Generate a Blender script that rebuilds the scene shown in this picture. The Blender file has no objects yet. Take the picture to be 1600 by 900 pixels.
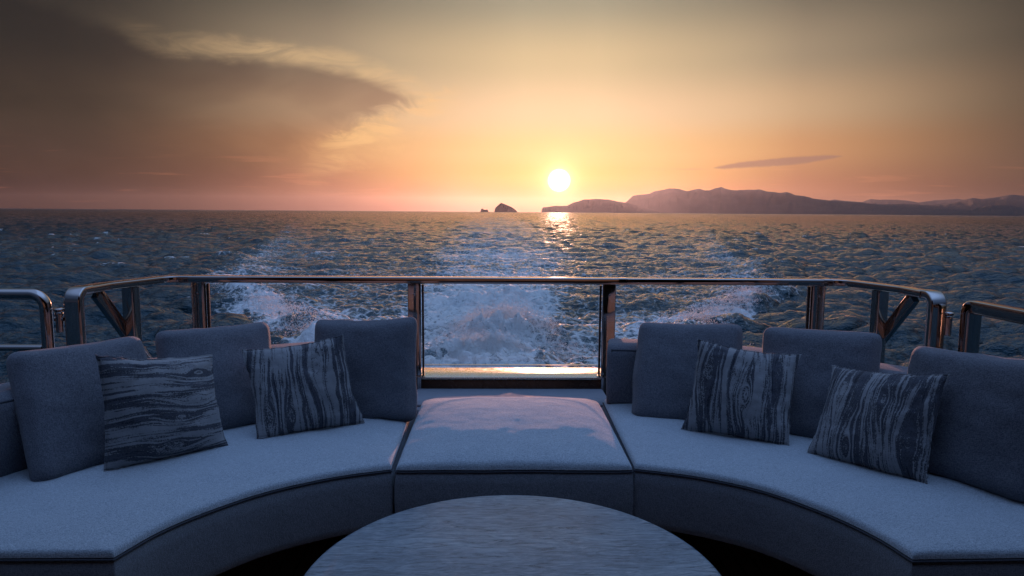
import bpy, bmesh, math, random
import numpy as np
from mathutils import Vector, Matrix, noise as mnoise
random.seed(4); np.random.seed(4)
S = bpy.context.scene
COL = S.collection
R = math.radians

def lin(r, g, b, k=1.0):
    f = lambda c: ((c/255)/12.92 if c/255 <= 0.04045 else (((c/255)+0.055)/1.055)**2.4)
    return (f(r)*k, f(g)*k, f(b)*k, 1.0)

# ------------------------------------------------------------------ camera
EYE = Vector((-0.055, 0.0, 1.28))
cam = bpy.data.cameras.new('camera'); cam.lens = 24.0; cam.sensor_width = 36.0
cam.clip_start = 0.05; cam.clip_end = 120000
co = bpy.data.objects.new('camera', cam); COL.objects.link(co)
YAW, PITCH, ROLL = math.atan(22/1067), math.atan(119/1067), 0.0072
fw = Vector((math.sin(YAW)*math.cos(PITCH), math.cos(YAW)*math.cos(PITCH), -math.sin(PITCH)))
r0 = Vector((math.cos(YAW), -math.sin(YAW), 0)); u0 = r0.cross(fw)
rt = r0*math.cos(ROLL) + u0*math.sin(ROLL); up = rt.cross(fw)
co.matrix_world = Matrix(((rt.x, up.x, -fw.x, EYE.x), (rt.y, up.y, -fw.y, EYE.y), (rt.z, up.z, -fw.z, EYE.z), (0, 0, 0, 1)))
S.camera = co

# ------------------------------------------------------------------ colour management, sampling
S.view_settings.view_transform = 'Standard'; S.view_settings.look = 'None'
S.view_settings.exposure = 0.0; S.view_settings.gamma = 1.0
S.render.engine = 'CYCLES'
S.cycles.max_bounces = 6; S.cycles.diffuse_bounces = 3; S.cycles.glossy_bounces = 4
S.cycles.transparent_max_bounces = 8; S.cycles.volume_bounces = 0
S.cycles.caustics_reflective = False; S.cycles.caustics_refractive = False
S.cycles.sample_clamp_indirect = 4.0; S.cycles.sample_clamp_direct = 6.0
S.cycles.use_denoising = True

# ------------------------------------------------------------------ node helper
class G:
    """tiny expression builder on a node tree"""
    def __init__(s, nt): s.nt = nt; s.L = nt.links
    def new(s, t, **kw):
        n = s.nt.nodes.new(t)
        for k, v in kw.items(): setattr(n, k, v)
        return n
    def put(s, sock, v):
        if v is None: return
        if isinstance(v, bpy.types.NodeSocket): s.L.new(v, sock)
        else: sock.default_value = v
    def m(s, op, a, b=None, c=None, clamp=False):
        n = s.new('ShaderNodeMath', operation=op, use_clamp=clamp)
        for i, v in enumerate((a, b, c)): s.put(n.inputs[i], v)
        return n.outputs[0]
    def add(s, a, b): return s.m('ADD', a, b)
    def sub(s, a, b): return s.m('SUBTRACT', a, b)
    def mul(s, a, b): return s.m('MULTIPLY', a, b)
    def ss(s, x, lo, hi, a=0.0, b=1.0):
        n = s.new('ShaderNodeMapRange', interpolation_type='SMOOTHSTEP')
        for i, v in enumerate((x, lo, hi, a, b)): s.put(n.inputs[i], v)
        return n.outputs[0]
    def lerp(s, x, lo, hi, a=0.0, b=1.0):
        n = s.new('ShaderNodeMapRange'); n.clamp = True
        for i, v in enumerate((x, lo, hi, a, b)): s.put(n.inputs[i], v)
        return n.outputs[0]
    def ramp(s, x, stops, interp='LINEAR'):
        n = s.new('ShaderNodeValToRGB'); r = n.color_ramp; r.interpolation = interp
        while len(r.elements) < len(stops): r.elements.new(0.5)
        for e, (p, c) in zip(r.elements, stops):
            e.position = p; e.color = c if hasattr(c, '__len__') else (c, c, c, 1)
        s.put(n.inputs[0], x); return n.outputs[0]
    def mix(s, f, a, b, mode='MIX'):
        n = s.new('ShaderNodeMix', data_type='RGBA', blend_type=mode, clamp_factor=True)
        s.put(n.inputs[0], f); s.put(n.inputs[6], a); s.put(n.inputs[7], b)
        return n.outputs[2]
    def xyz(s, x, y, z):
        n = s.new('ShaderNodeCombineXYZ')
        for i, v in enumerate((x, y, z)): s.put(n.inputs[i], v)
        return n.outputs[0]
    def noise(s, vec, scale, detail=4, rough=.55, dist=0.0):
        n = s.new('ShaderNodeTexNoise'); s.put(n.inputs['Vector'], vec)
        for k, v in (('Scale', scale), ('Detail', detail), ('Roughness', rough), ('Distortion', dist)): s.put(n.inputs[k], v)
        return n.outputs[0]
    def scale(s, vec, k):
        n = s.new('ShaderNodeMapping'); s.put(n.inputs[0], vec); n.inputs['Scale'].default_value = k
        return n.outputs[0]
    def bump(s, h, strength, dist, normal=None):
        n = s.new('ShaderNodeBump'); s.put(n.inputs['Strength'], strength); s.put(n.inputs['Distance'], dist)
        s.put(n.inputs['Height'], h)
        if normal is not None: s.put(n.inputs['Normal'], normal)
        return n.outputs[0]

# ------------------------------------------------------------------ sky (world)
SUN_AZ, SUN_EL = R(5.02), R(2.62)      # 5 degrees to starboard of the wake, just above the horizon
W = bpy.data.worlds.new('World'); S.world = W; W.use_nodes = True
nt = W.node_tree; nt.nodes.clear(); g = G(nt)
tc = g.new('ShaderNodeTexCoord'); sep = g.new('ShaderNodeSeparateXYZ'); g.L.new(tc.outputs['Generated'], sep.inputs[0])
dx, dy, dz = sep.outputs
DEG = 180/math.pi
az = g.mul(g.m('ARCTAN2', dx, dy), DEG)
el = g.mul(g.m('ARCSINE', dz), DEG)
daz = g.m('ABSOLUTE', g.sub(az, math.degrees(SUN_AZ)))
t = g.m('DIVIDE', g.m('MAXIMUM', el, 0.0), 90.0)
E = lambda e: e/90.0
ZEN = (0.47, 0.76, 1.42, 1)
r_sun = g.ramp(t, [(E(0), lin(196, 96, 62)), (E(1.2), lin(236, 140, 78)), (E(3), lin(250, 184, 104)), (E(5), lin(248, 200, 134)), (E(8), lin(240, 203, 160)),
                   (E(12), lin(214, 188, 145)), (E(17), lin(160, 153, 130)), (E(23), lin(156, 160, 158)), (E(38), (0.19, 0.27, 0.47, 1)), (E(60), ZEN), (1, ZEN)], 'EASE')
r_mid = g.ramp(t, [(E(0), lin(118, 68, 60)), (E(2), lin(174, 110, 82)), (E(5), lin(208, 149, 101)), (E(8), lin(206, 169, 130)), (E(12), lin(164, 144, 117)),
                   (E(17), lin(112, 104, 88)), (E(22), lin(146, 152, 153)), (E(38), (0.27, 0.35, 0.51, 1)), (E(60), ZEN), (1, ZEN)], 'EASE')
r_far = g.ramp(t, [(E(0), lin(40, 30, 36)), (E(1.5), lin(66, 48, 50)), (E(3), lin(84, 62, 56)), (E(8), lin(80, 63, 50)), (E(12), lin(60, 50, 40)), (E(17), lin(38, 34, 29)),
                   (E(23), lin(128, 136, 140)), (E(40), (0.24, 0.33, 0.50, 1)), (E(62), ZEN), (1, ZEN)], 'EASE')
r_back = g.ramp(t, [(E(0), lin(44, 50, 68)), (E(12), lin(50, 62, 90)), (E(30), (0.08, 0.14, 0.29, 1)), (E(62), ZEN), (1, ZEN)], 'EASE')
sky = g.mix(g.lerp(daz, 3.0, 18.5), r_sun, r_mid)
sky = g.mix(g.ss(daz, 13.0, 37.0), sky, r_far)
sky = g.mix(g.ss(daz, 55.0, 120.0), sky, r_back)
# port side horizon is a little more violet than starboard
port = g.mul(g.ss(az, -2.0, -26.0), g.ss(el, 9.0, 0.0))
sky = g.mix(g.mul(port, .30), sky, g.mix(1.0, sky, (0.95, 0.80, 1.25, 1), 'MULTIPLY'))
# clouds, in a tangent plane fixed to the world (ahead of the lens direction = +Y)
iy = g.m('DIVIDE', 1.0, g.m('MAXIMUM', dy, 0.05))
X = g.mul(dx, iy); Z = g.mul(dz, iy)
front = g.ss(dy, 0.10, 0.35)
pv = g.xyz(g.mul(X, 9.0), g.mul(Z, 16.0), 0.0)
n1 = g.sub(g.noise(pv, 1.0, 5, .55, .6), .5)
n2 = g.sub(g.noise(g.xyz(g.mul(X, 22.0), g.mul(Z, 60.0), 3.0), 1.0, 5, .6, 1.2), .5)
n3 = g.noise(g.xyz(g.mul(X, 5.0), g.mul(Z, 12.0), 7.0), 1.0, 3, .5, .3)
def P(px, py): return ((px-778)/1067, (330.8+.0072*(px-778)-py)/1067)
def curve(pts, x0=-1.05, x1=0.05):
    st = []
    for px, py in pts:
        a, b = P(px, py); st.append(((a-x0)/(x1-x0), b+0.2))
    st.sort()
    return g.sub(g.ramp(g.lerp(Xw, x0, x1), st), 0.2)
Xw = g.add(X, g.mul(n1, .045))
Zw = g.add(Z, g.add(g.mul(n1, .022), g.mul(n2, .010)))
top = curve([(-300, -70), (-100, -30), (60, 0), (200, 52), (280, 84), (380, 92), (470, 100), (560, 112), (610, 128), (650, 148), (676, 163), (700, 190)])
bot = curve([(-300, 420), (300, 380), (400, 320), (450, 285), (490, 248), (540, 222), (600, 196), (650, 176), (676, 163), (700, 150)])
dt = g.sub(top, Zw); n4 = g.sub(g.noise(g.xyz(g.mul(g.sub(X, Z), 14.0), g.mul(g.add(Z, g.mul(X, .5)), 34.0), 31.0), 1.0, 6, .62, .8), .5)
db = g.add(g.sub(Zw, bot), g.mul(n4, .055))
cloud = g.mul(g.ss(dt, -.004, .022), g.ss(db, g.lerp(Z, .05, .15, -.060, -.006), g.lerp(Z, .05, .15, .10, .030)))
cloud = g.mul(g.mul(cloud, front), g.ss(X, 0.02, -0.05))
cloud = g.mul(cloud, g.lerp(n3, .30, .62, .58, 1.0))
# bright wisps along its upper edge and under its tip
wisp_n = g.ss(g.noise(g.xyz(g.mul(g.add(X, g.mul(Z, 0.6)), 11.0), g.mul(Z, 42.0), 11.0), 1.0, 6, .6, 1.0), .34, .66)
rim = g.mul(g.mul(g.ss(dt, -.030, -.004), g.ss(dt, .020, .000)), g.mul(g.ss(X, -.58, -.28), g.ss(X, -.04, -.12)))
low = g.mul(g.mul(g.ss(db, -.060, -.006), g.ss(db, .020, .000)), g.mul(g.ss(X, -.30, -.20), g.ss(X, -.03, -.14)))
sky = g.mix(g.mul(cloud, .90), sky, g.mix(1.0, sky, (0.44, 0.385, 0.42, 1), 'MULTIPLY'))
sky = g.mix(g.mul(g.mul(rim, g.add(g.mul(wisp_n, .45), .12)), front), sky, lin(226, 186, 134))
sky = g.mix(g.mul(g.mul(low, g.add(g.mul(wisp_n, .60), .15)), front), sky, lin(244, 192, 128))
# grey veil on the far left, and streaks low over the port horizon
veil = g.mul(g.ss(az, -16.0, -40.0), g.ss(el, 1.0, 11.0))
sky = g.mix(g.mul(veil, .80), sky, g.mix(1.0, sky, (0.55, 0.52, 0.52, 1), 'MULTIPLY'))
streak = g.mul(g.ss(g.noise(g.xyz(g.mul(X, 6.0), g.mul(Z, 90.0), 20.0), 1.0, 4, .55, .4), .56, .72), g.mul(g.ss(Z, .11, .05), g.ss(Z, .0, .03)))
sky = g.mix(g.mul(g.mul(streak, .16), front), sky, lin(240, 150, 110))
# small lens-shaped cloud over the mountains
cx, cz = P(1212, 254)
ca, sa = math.cos(math.atan2(19, 200)), math.sin(math.atan2(19, 200))
uu = g.add(g.mul(g.sub(X, cx), ca), g.mul(g.sub(Z, cz), sa))
vv = g.sub(g.mul(g.sub(Z, cz), ca), g.mul(g.sub(X, cx), sa))
uu = g.m('DIVIDE', uu, .096)
half = g.mul(g.m('SQRT', g.m('MAXIMUM', g.sub(1.0, g.mul(uu, uu)), 0.0)), .0068)
vv2 = g.m('ABSOLUTE', g.add(vv, g.mul(n2, .005)))
lens_c = g.mul(g.ss(g.sub(half, vv2), -.0005, .0035), front)
sky = g.mix(g.mul(lens_c, .85), sky, lin(150, 108, 98))
uu3 = g.m('DIVIDE', g.sub(X, P(1078, 265)[0]), .042)
th = g.mul(g.sub(1.0, g.m('MINIMUM', g.m('ABSOLUTE', uu3), 1.0)), .0022)
thin = g.ss(g.sub(th, g.m('ABSOLUTE', g.sub(g.add(Z, g.mul(n2, .004)), P(1078, 265)[1]))), -.0002, .0015)
sky = g.mix(g.mul(g.mul(thin, .3), front), sky, lin(190, 130, 105))
# the sun's aureole and disc
sd = Vector((math.sin(SUN_AZ)*math.cos(SUN_EL), math.cos(SUN_AZ)*math.cos(SUN_EL), math.sin(SUN_EL)))
dotn = g.new('ShaderNodeVectorMath', operation='DOT_PRODUCT'); g.L.new(tc.outputs['Generated'], dotn.inputs[0]); dotn.inputs[1].default_value = sd
ang = g.mul(g.m('ARCCOSINE', g.m('MINIMUM', dotn.outputs['Value'], 1.0)), DEG)
def glow(width, col, k):
    f = g.mul(g.m('EXPONENT', g.mul(g.m('POWER', g.m('DIVIDE', ang, width), 1.4), -1.0)), k)
    n = g.new('ShaderNodeVectorMath', operation='SCALE'); n.inputs[0].default_value = col[:3]; g.L.new(f, n.inputs['Scale'])
    return n.outputs[0]
def vadd(a, b):
    n = g.new('ShaderNodeVectorMath', operation='ADD'); g.L.new(a, n.inputs[0]); g.L.new(b, n.inputs[1]); return n.outputs[0]
total = vadd(sky, glow(1.7, (1.0, .76, .36), .62))
total = vadd(total, glow(5.5, (1.0, .50, .22), .08))
total = vadd(total, glow(.55, (1.0, .97, .85), 1.6))
disc = g.ss(ang, 1.0, .78)
dn = g.new('ShaderNodeVectorMath', operation='SCALE'); dn.inputs[0].default_value = (1.5, 1.4, 1.15); g.L.new(disc, dn.inputs['Scale'])
total = vadd(total, dn.outputs[0])
# air glow of the physical sky
ns = g.new('ShaderNodeTexSky', sky_type='NISHITA'); ns.sun_disc = False; ns.sun_elevation = SUN_EL; ns.sun_rotation = SUN_AZ
ns.altitude = 0; ns.air_density = 1.0; ns.dust_density = 1.5; ns.ozone_density = 2.0
b1 = g.new('ShaderNodeBackground'); g.L.new(total, b1.inputs[0]); b1.inputs[1].default_value = 0.96
b2 = g.new('ShaderNodeBackground'); g.L.new(ns.outputs[0], b2.inputs[0]); b2.inputs[1].default_value = 0.008
ad = g.new('ShaderNodeAddShader'); g.L.new(b1.outputs[0], ad.inputs[0]); g.L.new(b2.outputs[0], ad.inputs[1])
wo = g.new('ShaderNodeOutputWorld'); g.L.new(ad.outputs[0], wo.inputs['Surface'])
W.cycles.sampling_method = 'MANUAL'; W.cycles.sample_map_resolution = 1024

# ------------------------------------------------------------------ sun lamp
sl = bpy.data.lights.new('sun', 'SUN'); sl.energy = 5.0; sl.angle = R(0.5); sl.color = (1.0, 0.44, 0.30)
so = bpy.data.objects.new('sun', sl); COL.objects.link(so)
so.rotation_euler = (-sd).to_track_quat('-Z', 'Y').to_euler()

# ------------------------------------------------------------------ object helpers
def tag(o, label=None, cat=None, group=None, kind=None):
    if label: o['label'] = label
    if cat: o['category'] = cat
    if group: o['group'] = group
    if kind: o['kind'] = kind
    return o
def empty(name, loc=(0, 0, 0)):
    o = bpy.data.objects.new(name, None); o.location = loc; o.empty_display_size = .1; COL.objects.link(o); return o
def link(name, me, mat, parent=None, smooth=True):
    me.materials.clear()
    if mat: me.materials.append(mat)
    if smooth: me.polygons.foreach_set('use_smooth', [True]*len(me.polygons))
    o = bpy.data.objects.new(name, me); COL.objects.link(o)
    if parent:
        o.parent = parent
        if parent.type == 'EMPTY' and not parent.parent: o.matrix_parent_inverse = Matrix.Translation(parent.location).inverted()
    return o
def mesh(name, v, f):
    me = bpy.data.meshes.new(name); me.from_pydata([tuple(p) for p in v], [], f); me.validate(); me.update(); return me
def sharp(me, deg=35):
    me.set_sharp_from_angle(angle=R(deg))
def box(name, lo, hi, mat, parent=None, bevel=0.0, seg=2):
    bm = bmesh.new(); bmesh.ops.create_cube(bm, size=1)
    for v in bm.verts:
        v.co = Vector([lo[i]+(v.co[i]+.5)*(hi[i]-lo[i]) for i in range(3)])
    if bevel: bmesh.ops.bevel(bm, geom=bm.edges[:], offset=bevel, segments=seg, affect='EDGES', profile=.5)
    me = bpy.data.meshes.new(name); bm.to_mesh(me); bm.free()
    sharp(me)
    return link(name, me, mat, parent)
def sweep(name, path, w, h, mat, parent=None, side=None, rad=.006, closed=False, seg=3, cap=True):
    """rounded-rectangle bar along a path; w across 'side', h along the other axis"""
    path = [Vector(p) for p in path]; n = len(path)
    prof = []
    rad = min(rad, w/2-1e-4, h/2-1e-4)
    for cxs, cys, a0 in ((1, 1, 0), (-1, 1, 90), (-1, -1, 180), (1, -1, 270)):
        for k in range(seg+1):
            a = R(a0+90*k/seg); prof.append((cxs*(w/2-rad)+rad*math.cos(a), cys*(h/2-rad)+rad*math.sin(a)))
    V = []; F = []; m = len(prof)
    prev = None
    for i, p in enumerate(path):
        a = path[(i-1) % n] if (i > 0 or closed) else p
        b = path[(i+1) % n] if (i < n-1 or closed) else p
        T = (b-a).normalized()
        if side is not None: s_ = Vector(side(i, T) if callable(side) else side)
        else:
            s_ = prev if prev is not None else (Vector((0, 0, 1)).cross(T) if abs(T.z) < .9 else Vector((1, 0, 0)))
        s_ = (s_-T*s_.dot(T)).normalized(); prev = s_
        u_ = T.cross(s_).normalized()
        k = 1.0
        if 0 < i < n-1 or closed:
            t1 = (p-a).normalized(); t2 = (b-p).normalized(); c = max(.5, math.sqrt((1+t1.dot(t2))/2)); k = 1/c
        bend = (b-p).normalized()-(p-a).normalized() if k > 1.0001 else None
        for x, y in prof:
            off = s_*x+u_*y
            if bend is not None:
                bd = bend.normalized(); off = off+bd*(off.dot(bd))*(k-1)
            V.append(p+off)
    rr = n if closed else n-1
    for i in range(rr):
        for j in range(m):
            a = i*m+j; b = i*m+(j+1) % m; c = ((i+1) % n)*m+(j+1) % m; d = ((i+1) % n)*m+j
            F.append((a, d, c, b))
    if cap and not closed: F.append(tuple(range(m))); F.append(tuple((n-1)*m+j for j in reversed(range(m))))
    me = mesh(name, V, F)
    bm = bmesh.new(); bm.from_mesh(me); bmesh.ops.recalc_face_normals(bm, faces=bm.faces); bm.to_mesh(me); bm.free()
    sharp(me, 40)
    return link(name, me, mat, parent)
def tube(name, path, r, mat, parent=None, n=8, closed=False):
    return sweep(name, path, 2*r, 2*r, mat, parent, rad=r*.999, seg=max(2, n//4), closed=closed)
def fillet(pts, rad, seg=6):
    """round the corners of a polyline"""
    pts = [Vector(p) for p in pts]; out = [pts[0]]
    for i in range(1, len(pts)-1):
        p = pts[i]; a = (pts[i-1]-p); b = (pts[i+1]-p)
        an = a.angle(b); d = min(rad/math.tan(an/2), a.length*.49, b.length*.49)
        p0 = p+a.normalized()*d; p2 = p+b.normalized()*d
        r_ = d*math.tan(an/2); c = p+(a.normalized()+b.normalized()).normalized()*(r_/math.sin(an/2))
        v0 = p0-c; v2 = p2-c; th = v0.angle(v2)
        for k in range(seg+1):
            tt = k/seg; out.append(c+(v0*math.sin((1-tt)*th)+v2*math.sin(tt*th))/math.sin(th))
    out.append(pts[-1]); return out
def lathe(name, prof, mat, parent=None, n=96, centre=(0, 0)):
    V = []; F = []
    for r_, z in prof:
        for k in range(n):
            a = 2*math.pi*k/n; V.append((centre[0]+r_*math.cos(a), centre[1]+r_*math.sin(a), z))
    for i in range(len(prof)-1):
        for k in range(n):
            F.append((i*n+k, i*n+(k+1) % n, (i+1)*n+(k+1) % n, (i+1)*n+k))
    F.append(tuple(range(n-1, -1, -1))); F.append(tuple((len(prof)-1)*n+k for k in range(n)))
    me = mesh(name, V, F)
    bm = bmesh.new(); bm.from_mesh(me); bmesh.ops.recalc_face_normals(bm, faces=bm.faces); bm.to_mesh(me); bm.free()
    sharp(me, 40); return link(name, me, mat, parent)
def spline(pts, n):
    pts = [np.array(p, float) for p in pts]
    P_ = [2*pts[0]-pts[1]]+pts+[2*pts[-1]-pts[-2]]
    dense = []
    for i in range(1, len(P_)-2):
        for k in range(40):
            t_ = k/40; a, b, c, d = P_[i-1:i+3]
            dense.append(.5*((2*b)+(-a+c)*t_+(2*a-5*b+4*c-d)*t_**2+(-a+3*b-3*c+d)*t_**3))
    dense.append(pts[-1]); dense = np.array(dense)
    L = np.r_[0, np.cumsum(np.linalg.norm(np.diff(dense, axis=0), axis=1))]
    q = np.linspace(0, L[-1], n)
    return np.stack([np.interp(q, L, dense[:, k]) for k in range(dense.shape[1])], 1)

# ------------------------------------------------------------------ materials
def new_mat(name):
    m = bpy.data.materials.new(name); m.use_nodes = True
    nt = m.node_tree; nt.nodes.clear(); g = G(nt)
    out = g.new('ShaderNodeOutputMaterial'); b = g.new('ShaderNodeBsdfPrincipled'); g.L.new(b.outputs[0], out.inputs['Surface'])
    return m, g, b, out
def ocoord(g): return g.new('ShaderNodeTexCoord').outputs['Object']
def gpos(g): return g.new('ShaderNodeNewGeometry').outputs['Position']

def fabric(name, c1, c2, weave=420.0):
    m, g, b, o = new_mat(name); v = ocoord(g)
    n = g.noise(v, weave, 2, .6); nx = g.noise(g.scale(v, (90, 500, 500)), 1.0, 2, .6); nz = g.noise(g.scale(v, (500, 500, 90)), 1.0, 2, .6)
    nb = g.noise(v, 9.0, 4, .6)
    f = g.lerp(g.add(g.add(n, g.mul(nx, .6)), g.mul(nz, .6)), .92, 1.28)
    c = g.mix(f, c1, c2); c = g.mix(g.lerp(nb, .3, .7, 0, .40), c, g.mix(1.0, c, (.82, .84, .88, 1), 'MULTIPLY'))
    g.L.new(c, b.inputs['Base Color']); b.inputs['Roughness'].default_value = .92
    b.inputs['Sheen Weight'].default_value = .15; b.inputs['Sheen Roughness'].default_value = .5
    b.inputs['Specular IOR Level'].default_value = .15
    bm1 = g.bump(g.noise(v, 14.0, 4, .55), .35, .012)
    g.L.new(g.bump(f, .45, .0012, bm1), b.inputs['Normal'])
    return m
M = {}
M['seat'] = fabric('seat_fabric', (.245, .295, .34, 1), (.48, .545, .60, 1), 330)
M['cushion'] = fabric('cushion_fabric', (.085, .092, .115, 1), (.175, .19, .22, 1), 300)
M['side'] = fabric('shaded_side_fabric', (.15, .17, .20, 1), (.28, .315, .36, 1))  # darker copy of the seat cloth, shade of the side panels put into colour
M['piping'] = fabric('piping_fabric', (.04, .045, .06, 1), (.07, .08, .10, 1))

def woodprint(name, horiz, seed):
    """flat wood-grain print on cloth: streaks that bend round knots"""
    m, g, b, o = new_mat(name)
    v = ocoord(g); s_ = g.new('ShaderNodeSeparateXYZ'); g.L.new(v, s_.inputs[0])
    if horiz: a, l = s_.outputs[2], s_.outputs[0]
    else: a, l = s_.outputs[0], s_.outputs[2]
    rnd = random.Random(seed)
    wob = g.sub(g.noise(g.xyz(g.mul(l, 4.5), g.mul(a, 4.0), seed*3.1), 1.0, 3, .5), .5)
    a2 = g.add(a, g.mul(wob, .055)); l2 = l
    for k in range(4):
        ka, kl = (-.12+.08*k)+rnd.uniform(-.02, .02), rnd.uniform(-.12, .12); sz = rnd.uniform(.010, .019)
        da = g.m('DIVIDE', g.sub(a, ka), sz); dl = g.m('DIVIDE', g.sub(l, kl), sz*2.6)
        da = g.add(da, g.mul(wob, 1.5))
        rr = g.m('SQRT', g.add(g.mul(da, da), g.mul(dl, dl)))
        fall = g.m('EXPONENT', g.mul(g.mul(rr, rr), -.22))
        side_ = g.m('SIGN', da)
        # grain lines close round the knot and are pushed apart beside it
        a2 = g.add(g.mul(a2, g.sub(1.0, fall)), g.mul(fall, g.add(ka, g.mul(g.mul(rr, sz), 1.0))))
        l2 = g.mul(l2, g.sub(1.0, g.mul(fall, .9)))
    grain = g.noise(g.xyz(g.mul(a2, 100.0), g.mul(l2, 4.0), seed*1.7), 1.0, 3, .55, .12)
    fine = g.noise(g.xyz(g.mul(a2, 210.0), g.mul(l2, 8.0), seed), 1.0, 3, .6)
    broad = g.noise(g.xyz(g.mul(a2, 36.0), g.mul(l2, 3.6), seed*2.3), 1.0, 2, .5)
    h = g.add(g.add(g.mul(grain, .50), g.mul(fine, .34)), g.mul(broad, .46))
    h = g.add(h, g.mul(g.sub(g.noise(v, 210.0, 2, .7), .5), .22))
    f = g.ss(h, .605, .675)
    c = g.mix(f, (.024, .028, .040, 1), (.25, .262, .28, 1))
    c = g.mix(g.mul(g.ss(h, .50, .56), g.ss(h, .62, .58)), c, (.075, .083, .105, 1))
    g.L.new(c, b.inputs['Base Color']); b.inputs['Roughness'].default_value = .9; b.inputs['Sheen Weight'].default_value = .15
    b.inputs['Specular IOR Level'].default_value = .15
    bp = g.bump(g.noise(v, 26.0, 3, .5), .4, .01)
    g.L.new(g.bump(g.noise(v, 500.0, 2, .6), .5, .001, bp), b.inputs['Normal'])
    return m

def steel(name, rough=.06, tint=(.40, .375, .365, 1)):
    m, g, b, o = new_mat(name); v = gpos(g)
    b.inputs['Base Color'].default_value = tint; b.inputs['Metallic'].default_value = 1
    n = g.noise(g.scale(v, (30, 30, 30)), 1.0, 4, .6)
    g.L.new(g.lerp(n, .3, .8, rough*.6, rough*1.9), b.inputs['Roughness'])
    g.L.new(g.bump(g.noise(v, 7.0, 2, .5), .10, .012), b.inputs['Normal'])
    return m
M['steel'] = steel('polished_steel')
M['cap'] = steel('polished_cap', .27, (.66, .62, .52, 1))
def plain(name, col, rough, spec=.5, metal=0, coat=0):
    m, g, b, o = new_mat(name); v = gpos(g)
    n = g.noise(v, 6.0, 5, .6)
    g.L.new(g.mix(g.lerp(n, .3, .7), tuple(c*.86 for c in col[:3])+(1,), col), b.inputs['Base Color'])
    g.L.new(g.lerp(g.noise(v, 22.0, 4, .6), .3, .7, rough*.8, min(1, rough*1.25)), b.inputs['Roughness'])
    b.inputs['Metallic'].default_value = metal; b.inputs['Coat Weight'].default_value = coat; b.inputs['Specular IOR Level'].default_value = spec
    return m
M['grp'] = plain('painted_moulding', (.30, .34, .40, 1), .8, .04)
M['dark'] = plain('dark_varnish', (.030, .018, .014, 1), .25, .4)
M['plinth'] = plain('plinth_dark', (.012, .011, .012, 1), .7, .3)
M['hull'] = plain('hull_paint', (.10, .11, .13, 1), .3, .5)
M['wallp'] = plain('saloon_dark', (.030, .029, .032, 1), .8, .2)
M['pane'] = plain('saloon_pane', (.012, .013, .016, 1), .45, .25)
M['ceil'] = plain('overhang_lining', (.06, .055, .055, 1), .5, .4)

def teak():
    m, g, b, o = new_mat('teak_plank'); v = gpos(g)
    oi = g.new('ShaderNodeObjectInfo').outputs['Random']
    n = g.noise(g.scale(v, (60, 3, 10)), 1.0, 5, .6, .2)
    c = g.mix(n, (.26, .15, .12, 1), (.50, .33, .26, 1))
    c = g.mix(g.mul(oi, .5), c, g.mix(1.0, c, (.6, .58, .58, 1), 'MULTIPLY'))
    g.L.new(c, b.inputs['Base Color']); b.inputs['Roughness'].default_value = .6
    g.L.new(g.bump(n, .4, .002), b.inputs['Normal']); return m
M['teak'] = teak()
def tabletop():
    m, g, b, o = new_mat('tabletop_grain'); v = gpos(g)
    w = g.noise(v, 3.0, 3, .5)
    s_ = g.new('ShaderNodeSeparateXYZ'); g.L.new(v, s_.inputs[0])
    yy = g.add(s_.outputs[1], g.mul(w, .05))
    n1 = g.noise(g.xyz(g.mul(s_.outputs[0], 9.0), g.mul(yy, 44.0), 0.0), 1.0, 8, .78, 1.6)
    n2 = g.noise(g.xyz(g.mul(s_.outputs[0], 20.0), g.mul(yy, 190.0), 4.0), 1.0, 3, .6)
    n3 = g.noise(g.xyz(g.mul(s_.outputs[0], 1.6), g.mul(yy, 7.0), 9.0), 1.0, 4, .6)
    c = g.mix(g.ss(n1, .36, .64), (.09, .13, .165, 1), (.26, .325, .375, 1))
    c = g.mix(g.mul(g.ss(n2, .55, .64), .6), c, (.40, .45, .50, 1))
    c = g.mix(g.ss(n3, .35, .65, 0, .65), c, g.mix(1.0, c, (.62, .66, .72, 1), 'MULTIPLY'))
    g.L.new(c, b.inputs['Base Color']); g.L.new(g.lerp(n1, .3, .7, .24, .40), b.inputs['Roughness'])
    g.L.new(g.bump(g.add(n1, g.mul(n2, .5)), .5, .0012), b.inputs['Normal'])
    b.inputs['Specular IOR Level'].default_value = .5
    return m
M['table'] = tabletop()
def glassm():
    m, g, b, o = new_mat('clear_glass'); g.nt.nodes.remove(b)
    tr = g.new('ShaderNodeBsdfTransparent'); tr.inputs[0].default_value = (.955, .97, .965, 1)
    gl = g.new('ShaderNodeBsdfGlossy'); gl.inputs['Roughness'].default_value = .02
    fr = g.new('ShaderNodeFresnel'); fr.inputs[0].default_value = 1.45
    mx = g.new('ShaderNodeMixShader'); g.L.new(g.mul(fr.outputs[0], .7), mx.inputs[0]); g.L.new(tr.outputs[0], mx.inputs[1]); g.L.new(gl.outputs[0], mx.inputs[2])
    g.L.new(mx.outputs[0], o.inputs['Surface']); return m
M['glass'] = glassm()
def edgem():
    m, g, b, o = new_mat('polished_glass_edge'); b.inputs['Base Color'].default_value = (.62, .66, .68, 1); b.inputs['Roughness'].default_value = .15
    tr = g.new('ShaderNodeBsdfTransparent'); mx = g.new('ShaderNodeMixShader'); mx.inputs[0].default_value = .4
    g.L.new(tr.outputs[0], mx.inputs[1]); g.L.new(b.outputs[0], mx.inputs[2]); g.L.new(mx.outputs[0], o.inputs['Surface']); return m
M['glass_edge'] = edgem()

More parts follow.
